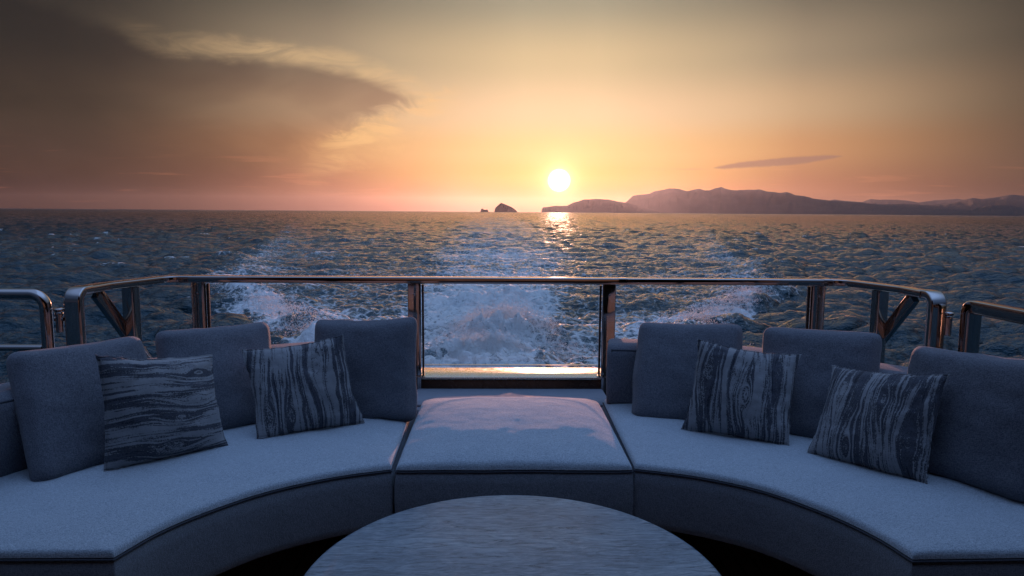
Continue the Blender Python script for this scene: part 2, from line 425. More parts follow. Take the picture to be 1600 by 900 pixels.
SEA = -2.72
def water():
    m, g, b, o = new_mat('sea_water')
    p = gpos(g); at = g.new('ShaderNodeAttribute', attribute_name='foam').outputs['Fac']
    s_ = g.new('ShaderNodeSeparateXYZ'); g.L.new(p, s_.inputs[0])
    flat = g.xyz(s_.outputs[0], s_.outputs[1], g.mul(s_.outputs[2], 1.4))
    dist = g.m('SQRT', g.add(g.mul(s_.outputs[0], s_.outputs[0]), g.mul(s_.outputs[1], s_.outputs[1])))
    g.L.new(g.mix(g.ss(at, .05, .75), (.010, .034, .048, 1), (.11, .17, .20, 1)), b.inputs['Base Color']); b.inputs['IOR'].default_value = 1.333
    g.L.new(g.lerp(g.m('LOGARITHM', dist, 10.0), 1.6, 3.4, .035, .17), b.inputs['Roughness'])
    # ripples too fine for the mesh
    r1 = g.noise(g.scale(flat, (1.0, 2.8, 2)), 1.0, 4, .55, .4)
    r2 = g.noise(g.scale(flat, (7.0, 11.0, 8)), 1.0, 3, .6, .5)
    far = g.noise(g.scale(flat, (.09, .34, .2)), 1.0, 6, .68, .3)
    mid = g.noise(g.scale(flat, (.26, 1.1, .6)), 1.0, 5, .55, .4)
    hh = g.add(g.mul(r1, .27), g.mul(g.mul(r2, .06), g.ss(dist, 90.0, 25.0)))
    hh = g.add(hh, g.mul(g.mul(mid, 2.3), g.ss(dist, 50.0, 200.0)))
    hh = g.add(hh, g.mul(g.mul(far, 8.5), g.ss(dist, 160.0, 600.0)))
    wn = g.bump(hh, 1.0, 1.0)
    g.L.new(wn, b.inputs['Normal']); b.inputs['Specular Tint'].default_value = (.68, .90, 1.0, 1)
    # foam
    f1 = g.noise(flat, 1.1, 8, .66, .5); f2 = g.noise(flat, 5.5, 6, .68, .8); f3 = g.noise(g.scale(flat, (20, 26, 20)), 1.0, 3, .7)
    vor = g.new('ShaderNodeTexVoronoi', feature='DISTANCE_TO_EDGE'); g.L.new(g.scale(flat, (2.4, 2.4, 2)), vor.inputs['Vector']); vor.inputs['Scale'].default_value = 1.0
    lace = g.ss(vor.outputs['Distance'], .20, .0)
    fn = g.add(g.add(g.mul(f1, .36), g.mul(f2, .40)), g.add(g.mul(f3, .20), g.mul(lace, .10)))
    thr = g.lerp(at, 0.0, 1.0, .61, .20)
    mask = g.ss(fn, thr, g.add(thr, g.lerp(dist, 18.0, 90.0, .16, .34)))
    mask = g.mul(mask, g.ss(at, .02, .12))
    fo = g.new('ShaderNodeBsdfPrincipled'); fo.inputs['Roughness'].default_value = .75; fo.inputs['Specular IOR Level'].default_value = .4
    g.L.new(g.mix(f2, (.84, .87, .90, 1), (.95, .96, .96, 1)), fo.inputs['Base Color'])
    g.L.new(g.bump(g.add(g.mul(f2, .11), g.mul(f3, .05)), 1.0, 1.0), fo.inputs['Normal'])
    mx = g.new('ShaderNodeMixShader'); g.L.new(g.mul(mask, .97), mx.inputs[0]); g.L.new(b.outputs[0], mx.inputs[1]); g.L.new(fo.outputs[0], mx.inputs[2])
    g.L.new(mx.outputs[0], o.inputs['Surface']); return m
M['water'] = water()
def sprayer():
    m, g, b, o = new_mat('spray_white')
    b.inputs['Base Color'].default_value = (.85, .87, .88, 1); b.inputs['Roughness'].default_value = .5
    tl = g.new('ShaderNodeBsdfTranslucent'); tl.inputs[0].default_value = (.9, .9, .9, 1)
    mx = g.new('ShaderNodeMixShader'); mx.inputs[0].default_value = .62; g.L.new(b.outputs[0], mx.inputs[1]); g.L.new(tl.outputs[0], mx.inputs[2])
    g.L.new(mx.outputs[0], o.inputs['Surface']); return m
M['spray'] = sprayer()
def rock(name, c1, c2):
    m, g, b, o = new_mat(name); v = gpos(g)
    n = g.noise(v, .004, 6, .6)
    g.L.new(g.mix(n, c1, c2), b.inputs['Base Color']); b.inputs['Roughness'].default_value = .95
    b.inputs['Specular IOR Level'].default_value = .1
    return m
M['hill'] = rock('dry_hillside', (.045, .042, .042, 1), (.075, .066, .062, 1))

# ------------------------------------------------------------------ sea surface
def fft_tile(N, L, hs, lam_lo, lam_hi, wind, spread, seed):
    rs = np.random.RandomState(seed)
    k1 = 2*np.pi*np.fft.fftfreq(N, L/N); KX, KY = np.meshgrid(k1, k1, indexing='ij')
    K = np.hypot(KX, KY); K[0, 0] = 1
    c = (KX*np.cos(wind)+KY*np.sin(wind))/K
    lp = lam_hi*.5
    S_ = np.exp(-(lp/(2*np.pi/K))**-2*0.35)*K**-3.3*(np.abs(c)**spread*np.where(c > 0, 1, .25)+.03)
    S_ *= np.exp(-((2*np.pi/K)/lam_hi)**4)*np.exp(-(lam_lo/(2*np.pi/K))**4); S_[0, 0] = 0
    H = (rs.normal(size=(N, N))+1j*rs.normal(size=(N, N)))*np.sqrt(S_)
    h = np.fft.ifft2(H).real; sc = hs/4/h.std(); h *= sc
    DX = np.fft.ifft2(-1j*H*KX/K).real*sc; DY = np.fft.ifft2(-1j*H*KY/K).real*sc
    return h, DX, DY
def samp(T, L, x, y):
    N = T.shape[0]; u_ = (x/L*N) % N; v_ = (y/L*N) % N
    i = np.floor(u_).astype(np.int32); j = np.floor(v_).astype(np.int32); a = u_-i; b = v_-j
    i %= N; j %= N; i1 = (i+1) % N; j1 = (j+1) % N
    return (T[i, j]*(1-a)*(1-b)+T[i1, j]*a*(1-b)+T[i, j1]*(1-a)*b+T[i1, j1]*a*b)
def fbm2(N, beta, seed):
    rs = np.random.RandomState(seed); k = np.fft.fftfreq(N)*N; KX, KY = np.meshgrid(k, k, indexing='ij'); K = np.hypot(KX, KY); K[0, 0] = 1
    H = np.fft.fft2(rs.normal(size=(N, N)))*K**(-beta/2); H[0, 0] = 0
    h = np.fft.ifft2(H).real; return h/h.std()
def sstep(x, a, b):
    t_ = np.clip((x-a)/(b-a), 0, 1); return t_*t_*(3-2*t_)
CAMH = 4.0
dists = [9.0]
while dists[-1] < 31500:
    d = dists[-1]
    dists.append(d+min(max(.06 if d < 30 else .05, 0.82e-4*d*d), .0145*d) if d > 15.5 else d+.5)
D_ = np.array(dists)
a_in = np.arange(-42, 42.001, .098)
a_out = []
x_ = 42.0; st = .1
while x_ < 180: st *= 1.09; x_ += min(st, 4.0); a_out.append(x_)
a_out = np.array([v for v in a_out if v < 179]); A_ = np.radians(np.r_[-a_out[::-1], a_in, a_out])
AA, DD = np.meshgrid(A_, D_, indexing='ij')
gx = (DD*np.sin(AA)).ravel(); gy = (DD*np.cos(AA)).ravel(); gd = DD.ravel()
h1, x1, y1 = fft_tile(1024, 147.0, .62, .6, 10, R(-80), 3.0, 5)
h2, x2, y2 = fft_tile(1024, 31.0, .17, .25, 2.2, R(-60), 1.0, 9)
h3, x3, y3 = fft_tile(512, 1900.0, .9, 16, 120, R(-70), 2, 12)
big = fbm2(512, 3.0, 21); med = fbm2(128, 2.8, 22); fin = fbm2(36, 2.2, 23); bl1 = fbm2(56, 2.6, 24); bl2 = fbm2(24, 2.4, 25)
# wake geometry in the boat's axes (y aft)
axd = np.array([0, 12, 16, 20, 24, 29, 34, 50, 71, 150, 400]); axx = np.array([3.2, 3.9, 5.0, 6.0, 7.8, 11.0, 14.0, 19.5, 25, 48, 115])
arm = np.interp(gy, axd, axx)+.35*samp(big, 60, gx, gy)
s_arm = np.abs(gx)-arm
aft = sstep(gy, 6, 12)
inside = sstep(-s_arm, -.2, 1.6)*aft
calm = 1-.45*inside*np.exp(-gy/160)
f1_ = np.exp(-gd/900.)
z = h = samp(h1, 147, gx, gy)*np.clip(1.35*np.exp(-gd/2500.), .25, 1.4)*calm*.85
z = z+samp(h2, 31, gx, gy)*np.exp(-(gd/70.)**2)
z = z+samp(h3, 1900, gx, gy)*sstep(gd, 40, 220)*.22
ox = samp(x1, 147, gx, gy)*calm*1.15*np.exp(-gd/1500.)+samp(x2, 31, gx, gy)*.9*np.exp(-(gd/70.)**2)
oy = samp(y1, 147, gx, gy)*calm*1.15*np.exp(-gd/1500.)+samp(y2, 31, gx, gy)*.9*np.exp(-(gd/70.)**2)
# crest of the V
ridge = np.exp(-(np.abs(s_arm+.5)/np.interp(gy, [10, 30, 80], [.8, 1.5, 2.6]))**2)*aft
amp = np.interp(gy, [8, 16, 24, 32, 50, 90, 220], [.5, .55, .60, .44, .34, .28, 0])
lump = .62+.38*samp(big, 17, gx, gy)
z = z+ridge*amp*np.clip(lump, .1, 1.5)
# divergent waves outside / along the arms further aft
ph = (gy*.55-np.abs(gx)*1.05)*.42+.8*samp(big, 110, gx, gy)
z = z+.26*np.sin(ph)*np.exp(-((s_arm-2)/7.)**2)*sstep(gy, 30, 60)*np.exp(-gy/190.)
# propeller wash: two humps and a churned lane
def hump(cx, cy, wx, wy, a): return a*np.exp(-((gx-cx)/wx)**2-((gy-cy)/wy)**2)
rough_n = samp(med, 9.0, gx, gy); fine_n = samp(fin, 2.3, gx, gy)
hm = hump(-.55, 17.6, 1.75, 1.5, .62)+hump(.10, 22.3, 1.25, 2.6, .60)+hump(-.1, 29.5, 2.2, 4, .35)
lane_w = np.interp(gy, [8, 18, 30, 60, 200, 900], [2.1, 2.5, 3.7, 7.0, 15, 40])
lane = np.exp(-((gx-np.interp(gy, [10, 26, 60], [-.9, -.7, .2]))/lane_w)**4)*aft
near = np.exp(-((gy-10)/38.)**2)
bil = np.abs(samp(bl1, 5.0, gx+.12*rough_n, gy)); bil2 = np.abs(samp(bl2, 2.1, gx, gy+.08*rough_n))
z = z+hm*(.66+.42*bil+.17*bil2)+(.075*rough_n*lane*near+.020*fine_n*(lane+hm)*near)
z = z+ridge*(.10*rough_n+.04*fine_n)*np.exp(-gy/45.)
z = z+inside*(.035*rough_n+.012*fine_n)*np.exp(-gy/60.)
# foam amount
fm = np.clip(hm*1.5+(.12*samp(big, 14, gx, gy)+.10*(bil-.8))*(hm > .03), 0, 1.0)
fm = np.maximum(fm, ridge*np.interp(gy, [8, 14, 28, 33, 38, 60, 130], [1.0, 1.0, .96, .74, .34, .14, .0])*np.clip(.75+.35*samp(big, 13, gx, gy), .3, 1.15))
inner_decay = np.interp(-s_arm, [0, 1.5, 4, 9], [.75, .72, .50, .40])
fm = np.maximum(fm, inside*inner_decay*np.interp(gy, [10, 22, 34, 60, 120, 300], [.72, .62, .55, .46, .34, .10])*(1+.16*samp(big, 21, gx, gy)))
fm = np.maximum(fm, lane*np.interp(gy, [10, 24, 40, 90, 300, 1200], [.70, .64, .50, .38, .28, 0])*(1+.18*samp(big, 33, gx, gy)))
spl = samp(big, 9, gx, gy)
fm = np.maximum(fm, .5*sstep(samp(h1, 147, gx, gy), .26, .38)*(gd < 160)*(gd > 30)*(spl > 1.1))       # a few breaking crests
Vx = gx+ox; Vy = gy+oy; Vz = SEA+z
nA, nD = AA.shape
V = np.empty((nA*nD+1, 3), np.float32); V[:-1, 0] = Vx; V[:-1, 1] = Vy; V[:-1, 2] = Vz; V[-1] = (0, 0, SEA)
i = np.arange(nA-1)[:, None]*nD; j = np.arange(nD-1)[None, :]
q = np.stack([i+j, i+j+1, i+nD+j+1, i+nD+j], -1).reshape(-1, 4)
jj = np.arange(nD-1); wrap = np.stack([(nA-1)*nD+jj, (nA-1)*nD+jj+1, jj+1, jj], -1)
q = np.concatenate([q, wrap]); ii = np.arange(nA); tri = np.stack([np.full(nA, nA*nD), ii*nD, ((ii+1) % nA)*nD], -1)
me = bpy.data.meshes.new('sea'); me.vertices.add(len(V)); me.vertices.foreach_set('co', V.ravel())
loops = np.concatenate([q.ravel(), tri.ravel()]).astype(np.int32); me.loops.add(len(loops)); me.loops.foreach_set('vertex_index', loops)
npoly = len(q)+len(tri); me.polygons.add(npoly)
ls = np.concatenate([np.arange(len(q))*4, len(q)*4+np.arange(len(tri))*3]).astype(np.int32)
me.polygons.foreach_set('loop_start', ls)
me.update(calc_edges=True)
me.flip_normals() if me.polygons[0].normal.z < 0 else None
me.polygons.foreach_set('use_smooth', np.ones(npoly, bool))
at = me.attributes.new('foam', 'FLOAT', 'POINT'); at.data.foreach_set('value', np.r_[np.clip(fm, 0, 1.1), 0].astype(np.float32))
me.materials.append(M['water'])
sea = bpy.data.objects.new('sea', me); COL.objects.link(sea); tag(sea, kind='structure')
print('sea tris', len(q)*2, 'rows', nD, 'cols', nA)

# spray thrown up over the wash and along the breaking arms
def spray():
    rs = np.random.RandomState(31)
    pts = []; sz = []
    def blob(n, cx, cy, wx, wy, base, hgt, s0, s1):
        x = rs.normal(cx, wx, n); y = rs.normal(cy, wy, n)
        pk = np.exp(-((x-cx)/wx/1.4)**2-((y-cy)/wy/1.4)**2)
        cl = .5+.5*np.sin(x*4.1+2*np.sin(y*2.3))*np.sin(y*3.3+1.3*np.sin(x*3.1))
        zz = SEA+base*pk+rs.exponential(1, n)*hgt*pk*(.35+cl); pts.append(np.stack([x, y, zz], 1)); sz.append(rs.uniform(s0, s1, n)*rs.uniform(.4, 1, n))
    blob(14000, -.55, 17.6, 1.2, .9, .66, .12, .006, .016)
    blob(26000, .15, 21.8, 1.2, 1.6, .60, .26, .006, .015)
    blob(2500, 1.7, 18.8, 1.0, 1.0, .15, .09, .006, .018)
    for sgn in (-1, 1):
        n = 12000; y = rs.uniform(15, 35, n); x = np.interp(y, axd, axx)-.5+rs.normal(0, .55, n)
        cl = .5+.5*np.sin(y*1.7+np.sin(y*.9)*2)
        pts.append(np.stack([sgn*x, y, SEA+.42+rs.exponential(.10, n)*cl], 1)); sz.append(rs.uniform(.007, .024, n)*rs.uniform(.4, 1, n))
    P_ = np.concatenate(pts); s_ = np.concatenate(sz); n = len(P_)
    tet = np.array([(1, 1, 1), (1, -1, -1), (-1, 1, -1), (-1, -1, 1)], float)*.75
    jit = 1+.5*rs.uniform(-1, 1, (n, 4, 1))
    v = P_[:, None, :]+tet[None]*s_[:, None, None]*jit
    fc = np.array([(0, 1, 2), (0, 3, 1), (0, 2, 3), (1, 3, 2)]); F = (np.arange(n)[:, None, None]*4+fc[None]).reshape(-1, 3)
    me = bpy.data.meshes.new('wake_spray'); me.vertices.add(n*4); me.vertices.foreach_set('co', v.astype(np.float32).ravel())
    me.loops.add(F.size); me.loops.foreach_set('vertex_index', F.ravel().astype(np.int32)); me.polygons.add(len(F))
    me.polygons.foreach_set('loop_start', (np.arange(len(F))*3).astype(np.int32)); me.update(calc_edges=True)
    o = link('wake_spray', me, M['spray'])
    tag(o, 'white spray droplets thrown up over the propeller wash and wake crests', 'spray', kind='stuff')
spray()

# ------------------------------------------------------------------ mountains and islets (real ridges at their distance)
def px2az(px, py):
    d = fw*1.0+rt*((px-800)/1067)-up*((py-450)/1067)
    return math.atan2(d.x, d.y), math.atan2(d.z, math.hypot(d.x, d.y))
def ridge_mesh(name, prof, dist, depth, label, cat, seed, extra=(), rough=.05, rows=26, cols=260, mat='hill', slope=.0):
    pts = [px2az(*p) for p in prof]+[(R(a), R(e)) for a, e in extra]
    pts.sort(); azs = np.array([p[0] for p in pts]); els = np.array([max(p[1], 0) for p in pts])
    A = np.linspace(azs[0], azs[-1], cols); Hh = np.interp(A, azs, els)
    V = []; F = []
    for i, a in enumerate(A):
        hgt = math.tan(Hh[i])*dist+1.2*min(1, Hh[i]*200)
        for j in range(rows):
            t_ = -1+2*j/(rows-1)
            env = (1-abs(t_)**1.25)
            D = dist+t_*depth*(1 if t_ < 0 else 1.3)
            p = Vector((math.sin(a)*D, math.cos(a)*D, 0))
            nz = mnoise.fractal(Vector((p.x, p.y, seed*700.))/(depth*.45), .8, 2.1, 6)
            gul = abs(mnoise.fractal(Vector((a*dist, D*.25, seed*90.))/(depth*.16), .9, 2.0, 4))
            hh = hgt*env*(1-(.35*gul+.16*nz)*min(1, abs(t_)*2.2)) if env > 0 else 0
            if abs(t_) < .2: hh += hgt*rough*nz*.6
            V.append((p.x, p.y, SEA-6+hh+(6 if env > 0 else 0)*min(1, env*8)))
    for i in range(cols-1):
        for j in range(rows-1):
            a = i*rows+j; F.append((a, a+rows, a+rows+1, a+1))
    me = mesh(name, V, F); o = link(name, me, M[mat]); sharp(me, 25)
    return tag(o, kind='structure')
mainB = [(930, 331), (960, 322), (979, 315), (989, 305), (1000, 303.5), (1015, 302), (1022, 298), (1030, 296), (1045, 293), (1060, 294), (1068, 296), (1075, 297.5), (1085, 295), (1094, 294), (1102, 296.5), (1109, 296),
         (1118, 293), (1127, 291), (1134, 293.5), (1142, 295.6), (1152, 296.5), (1165, 295), (1176, 295.5), (1187, 294.5), (1198, 297.5), (1210, 299), (1220, 300), (1229, 298.6), (1236, 301), (1244, 304), (1256, 305), (1270, 309),
         (1285, 311), (1300, 313), (1330, 315), (1352, 317), (1375, 319), (1412, 317.5), (1450, 320), (1475, 318), (1500, 313), (1510, 310.5), (1522, 308), (1535, 310), (1555, 307), (1568, 305), (1580, 303), (1600, 304.5), (1640, 301), (1700, 308), (1800, 300), (1950, 312), (2100, 330)]
ridge_mesh('mountains', mainB, 15000, 2100, '', '', 3, cols=420, rough=.035)
headA = [(846, 330), (847.5, 323.5), (855, 323), (868, 321), (875, 321.5), (886, 321), (896, 316), (904, 314), (912, 311), (932, 310), (950, 311), (967, 314.5), (979, 316), (1000, 321), (1030, 331)]
ridge_mesh('headland', headA, 11500, 900, '', '', 5, cols=160, rough=.02)
farC = [(1270, 318), (1305, 311), (1320, 313), (1347, 315), (1360, 310.5), (1375, 311.5), (1400, 311), (1420, 313), (1435, 316), (1462, 312), (1495, 310), (1530, 314), (1600, 318)]
ridge_mesh('distant_mountains', farC, 27000, 2500, '', '', 8, cols=160)
nearD = [(1440, 336), (1487, 331), (1505, 328), (1520, 327), (1532, 323.5), (1542, 321), (1560, 319.5), (1580, 320), (1600, 324), (1640, 322), (1700, 329), (1760, 338)]
ridge_mesh('near_headland', nearD, 9500, 800, '', '', 11, cols=150)
isl = [(772.5, 329), (774, 324), (777, 321), (780, 318.5), (783, 316), (786, 317), (793, 320), (799, 322.5), (804, 326), (808, 329.5)]
o = ridge_mesh('rock_islet', isl, 6000, 90, '', '', 14, cols=60, rough=.02)
del o['kind']; tag(o, 'dark wedge-shaped rock islet on the horizon left of the sun', 'islet')
isl2 = [(750.5, 329), (752, 325.6), (754, 325.2), (756, 327), (759, 327.2), (761, 326.4), (763, 328.8)]
o = ridge_mesh('low_reef', isl2, 6000, 60, '', '', 17, cols=40, rough=.02)
del o['kind']; tag(o, 'tiny low reef just left of the wedge-shaped rock islet', 'reef')

# ------------------------------------------------------------------ boat structure
# deck: a sub-base and single teak planks
deck = box('deck', (-2.05, -3.2, -.06), (2.05, 3.40, -.014), M['plinth']); tag(deck, kind='structure')
pw = .062; nx_ = 31
pm = None
for k in range(-nx_, nx_+1):
    if pm is None:
        bm = bmesh.new(); bmesh.ops.create_cube(bm, size=1)
        for v in bm.verts: v.co = Vector((v.co.x*(pw-.006), v.co.y*4.3, v.co.z*.014))
        bmesh.ops.bevel(bm, geom=[e for e in bm.edges if abs(e.verts[0].co.y-e.verts[1].co.y) > 1], offset=.0012, segments=1, affect='EDGES')
        pm = bpy.data.meshes.new('plank'); bm.to_mesh(pm); bm.free(); pm.materials.append(M['teak'])
    o = bpy.data.objects.new('plank', pm); COL.objects.link(o); o.parent = deck; o.location = (k*pw, .8, -.006)
# hull shell with flared sides and rounded transom
def hull():
    outl = [(-2.02, -9), (-2.04, -2), (-2.04, 1.5), (-2.0, 2.7), (-1.88, 3.25), (-1.6, 3.62), (-1.1, 3.74), (0, 3.78), (1.1, 3.74), (1.6, 3.62), (1.88, 3.25), (2.0, 2.7), (2.04, 1.5), (2.04, -2), (2.02, -9)]
    pl = spline(outl, 120); V = []; F = []
    lev = [(1.0, -.02), (1.0, .16), (1.01, .08), (1.03, -.2), (1.03, -1.0), (1.0, -1.8), (.97, -3.6)]
    lev = [(.965, -.03), (.965, .30), (.972, .315), (.995, .315), (1.0, .30), (1.01, 0), (1.02, -1.0), (.99, -2.0), (.95, -3.6)]
    for s_, zz in lev:
        for p in pl: V.append((p[0]*s_, p[1]*(s_ if p[1] > 0 else 1), zz))
    n = len(pl)
    for a in range(len(lev)-1):
        for b in range(n-1): F.append((a*n+b, a*n+b+1, (a+1)*n+b+1, (a+1)*n+b))
    me = mesh('hull', V, F); sharp(me, 40); o = link('hull', me, M['grp']); tag(o, kind='structure')
hull()
# moulded ledge behind the ottoman and transom cap under the glass
lg = box('transom_ledge', (-.47, 3.06, .02), (.49, 3.445, .375), M['grp'], bevel=.012); tag(lg, kind='structure')
l2 = box('ledge_step', (-.468, 3.10, .3755), (.488, 3.20, .388), M['grp'], lg, bevel=.005)
tb = box('transom_wall', (-1.52, 3.452, -.02), (1.52, 3.655, .418), M['dark'], bevel=.004); tag(tb, kind='structure')
cp = box('cap', (-1.50, 3.446, .4195), (1.50, 3.668, .432), M['cap'], tb, bevel=.004)
# saloon bulkhead, doors and overhang behind the viewer: unseen, mirrored by steel and glass; overhang reach set to shade the seats
sb = box('saloon_bulkhead', (-2.0, -3.5, -.01), (2.0, -3.3, 2.45), M['wallp']); tag(sb, kind='structure')
for k, (a, b) in enumerate(((-1.5, -.52), (-.5, .5), (.52, 1.5))):
    d_ = box('door_frame', (a, -3.298, .02), (b, -3.262, 2.15), M['hull'], sb, bevel=.006)
    box('door_pane', (a+.07, -3.258, .10), (b-.07, -3.25, 2.07), M['pane'], d_)
ov = box('deck_overhang', (-2.1, -3.6, 2.46), (2.1, .80, 2.62), M['ceil'], bevel=.05, seg=4); tag(ov, kind='structure')
for sx in (-1, 1):
    box('shade_wing', (min(sx*1.86, sx*2.02), -3.3, .30), (max(sx*1.86, sx*2.02), 1.30, 2.455), M['wallp'], ov, bevel=.03)  # unseen wings added to shade the outer seats

# ------------------------------------------------------------------ upholstery
def grid_block(name, inner, outer, z0, z1, mat, parent, r=.022, crown=.012, nv=40, pipe=True, wrinkle=.0045, seed=0, sidemat=None):
    """upholstered block between two plan curves: rounded, slightly crowned top and straight sides"""
    nu = len(inner)
    width = float(np.mean(np.linalg.norm(outer-inner, axis=1))); leng = float(np.sum(np.linalg.norm(np.diff((inner+outer)/2, axis=0), axis=1)))
    e = np.array([0, .15, .4, .7, 1.0])*r
    def dense(n, L):
        m_ = np.linspace(r, L-r, n-8)[1:-1]; return np.r_[e, m_, (L-e)[::-1]]/L
    us = dense(nu, leng); vs = dense(nv, width)
    uu_ = np.linspace(0, 1, nu)
    V = []; F = []
    for u_ in us:
        a = np.array([np.interp(u_, uu_, inner[:, k]) for k in (0, 1)]); b = np.array([np.interp(u_, uu_, outer[:, k]) for k in (0, 1)])
        for v_ in vs:
            p = a+(b-a)*v_
            d = min(min(v_, 1-v_)*width, min(u_, 1-u_)*leng)
            rz = -(r-math.sqrt(max(0, r*r-(r-min(d, r))**2)))
            cr = crown*(1-math.exp(-d/.07))
            w_ = wrinkle*mnoise.fractal(Vector((p[0]*5, p[1]*5, seed)), .9, 2, 4)*min(1, d/.05)
            V.append((p[0], p[1], z1+rz+cr+w_))
    nu2, nv2 = len(us), len(vs)
    for i in range(nu2-1):
        for j in range(nv2-1):
            a = i*nv2+j; F.append((a, a+1, a+nv2+1, a+nv2))
    loop = [j for j in range(nv2)]+[i*nv2+nv2-1 for i in range(1, nu2)]+[(nu2-1)*nv2+j for j in range(nv2-2, -1, -1)]+[i*nv2 for i in range(nu2-2, 0, -1)]
    me = mesh(name, V, F); bm = bmesh.new(); bm.from_mesh(me); bmesh.ops.recalc_face_normals(bm, faces=bm.faces)
    if sum(f.normal.z for f in bm.faces) < 0: bmesh.ops.reverse_faces(bm, faces=bm.faces)
    bm.to_mesh(me); bm.free()
    top_o = link(name, me, mat, parent)
    # sides: a separate panel under the seam, very slightly bellied
    cen = np.mean(np.array([V[k][:2] for k in loop]), 0)
    SV = []; SF = []; n = len(loop)
    ring = [Vector(V[k]) for k in loop]; ztop = z1-r
    nrm = []
    for k in range(n):
        t_ = (ring[(k+1) % n]-ring[k-1]); t_.z = 0; nn = Vector((t_.y, -t_.x, 0))
        if nn.length < 1e-9: nn = Vector((1, 0, 0))
        nn.normalize()
        nrm.append(nn)
    area = sum(ring[k].x*ring[(k+1) % n].y-ring[(k+1) % n].x*ring[k].y for k in range(n))
    sg = 1 if area > 0 else -1
    lv = [(0.0, z1-r), (-.004, z1-r-.004), (-.004, z1-r-.009), (.0, z1-r-.013), (.004, z1-r-.05), (.005, (z0+z1)/2), (.003, z0+.03), (0, z0+.012), (-.010, z0), (-.06, z0)]
    for off, zz in lv:
        for k in range(n): p = ring[k]+nrm[k]*sg*off; SV.append((p.x, p.y, zz))
    for a in range(len(lv)-1):
        for k in range(n): SF.append((a*n+k, a*n+(k+1) % n, (a+1)*n+(k+1) % n, (a+1)*n+k))
    ms = mesh(name+'_side', SV, SF); bm = bmesh.new(); bm.from_mesh(ms); bmesh.ops.recalc_face_normals(bm, faces=bm.faces); bm.to_mesh(ms); bm.free()
    sharp(ms, 50)
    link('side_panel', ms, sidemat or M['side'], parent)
    if pipe: tube('piping', [ring[k]+nrm[k]*sg*.0005+Vector((0, 0, -(ring[k].z-(z1-r))-.006)) for k in range(0, n)], .0030, M['piping'], parent, closed=True)
    return top_o

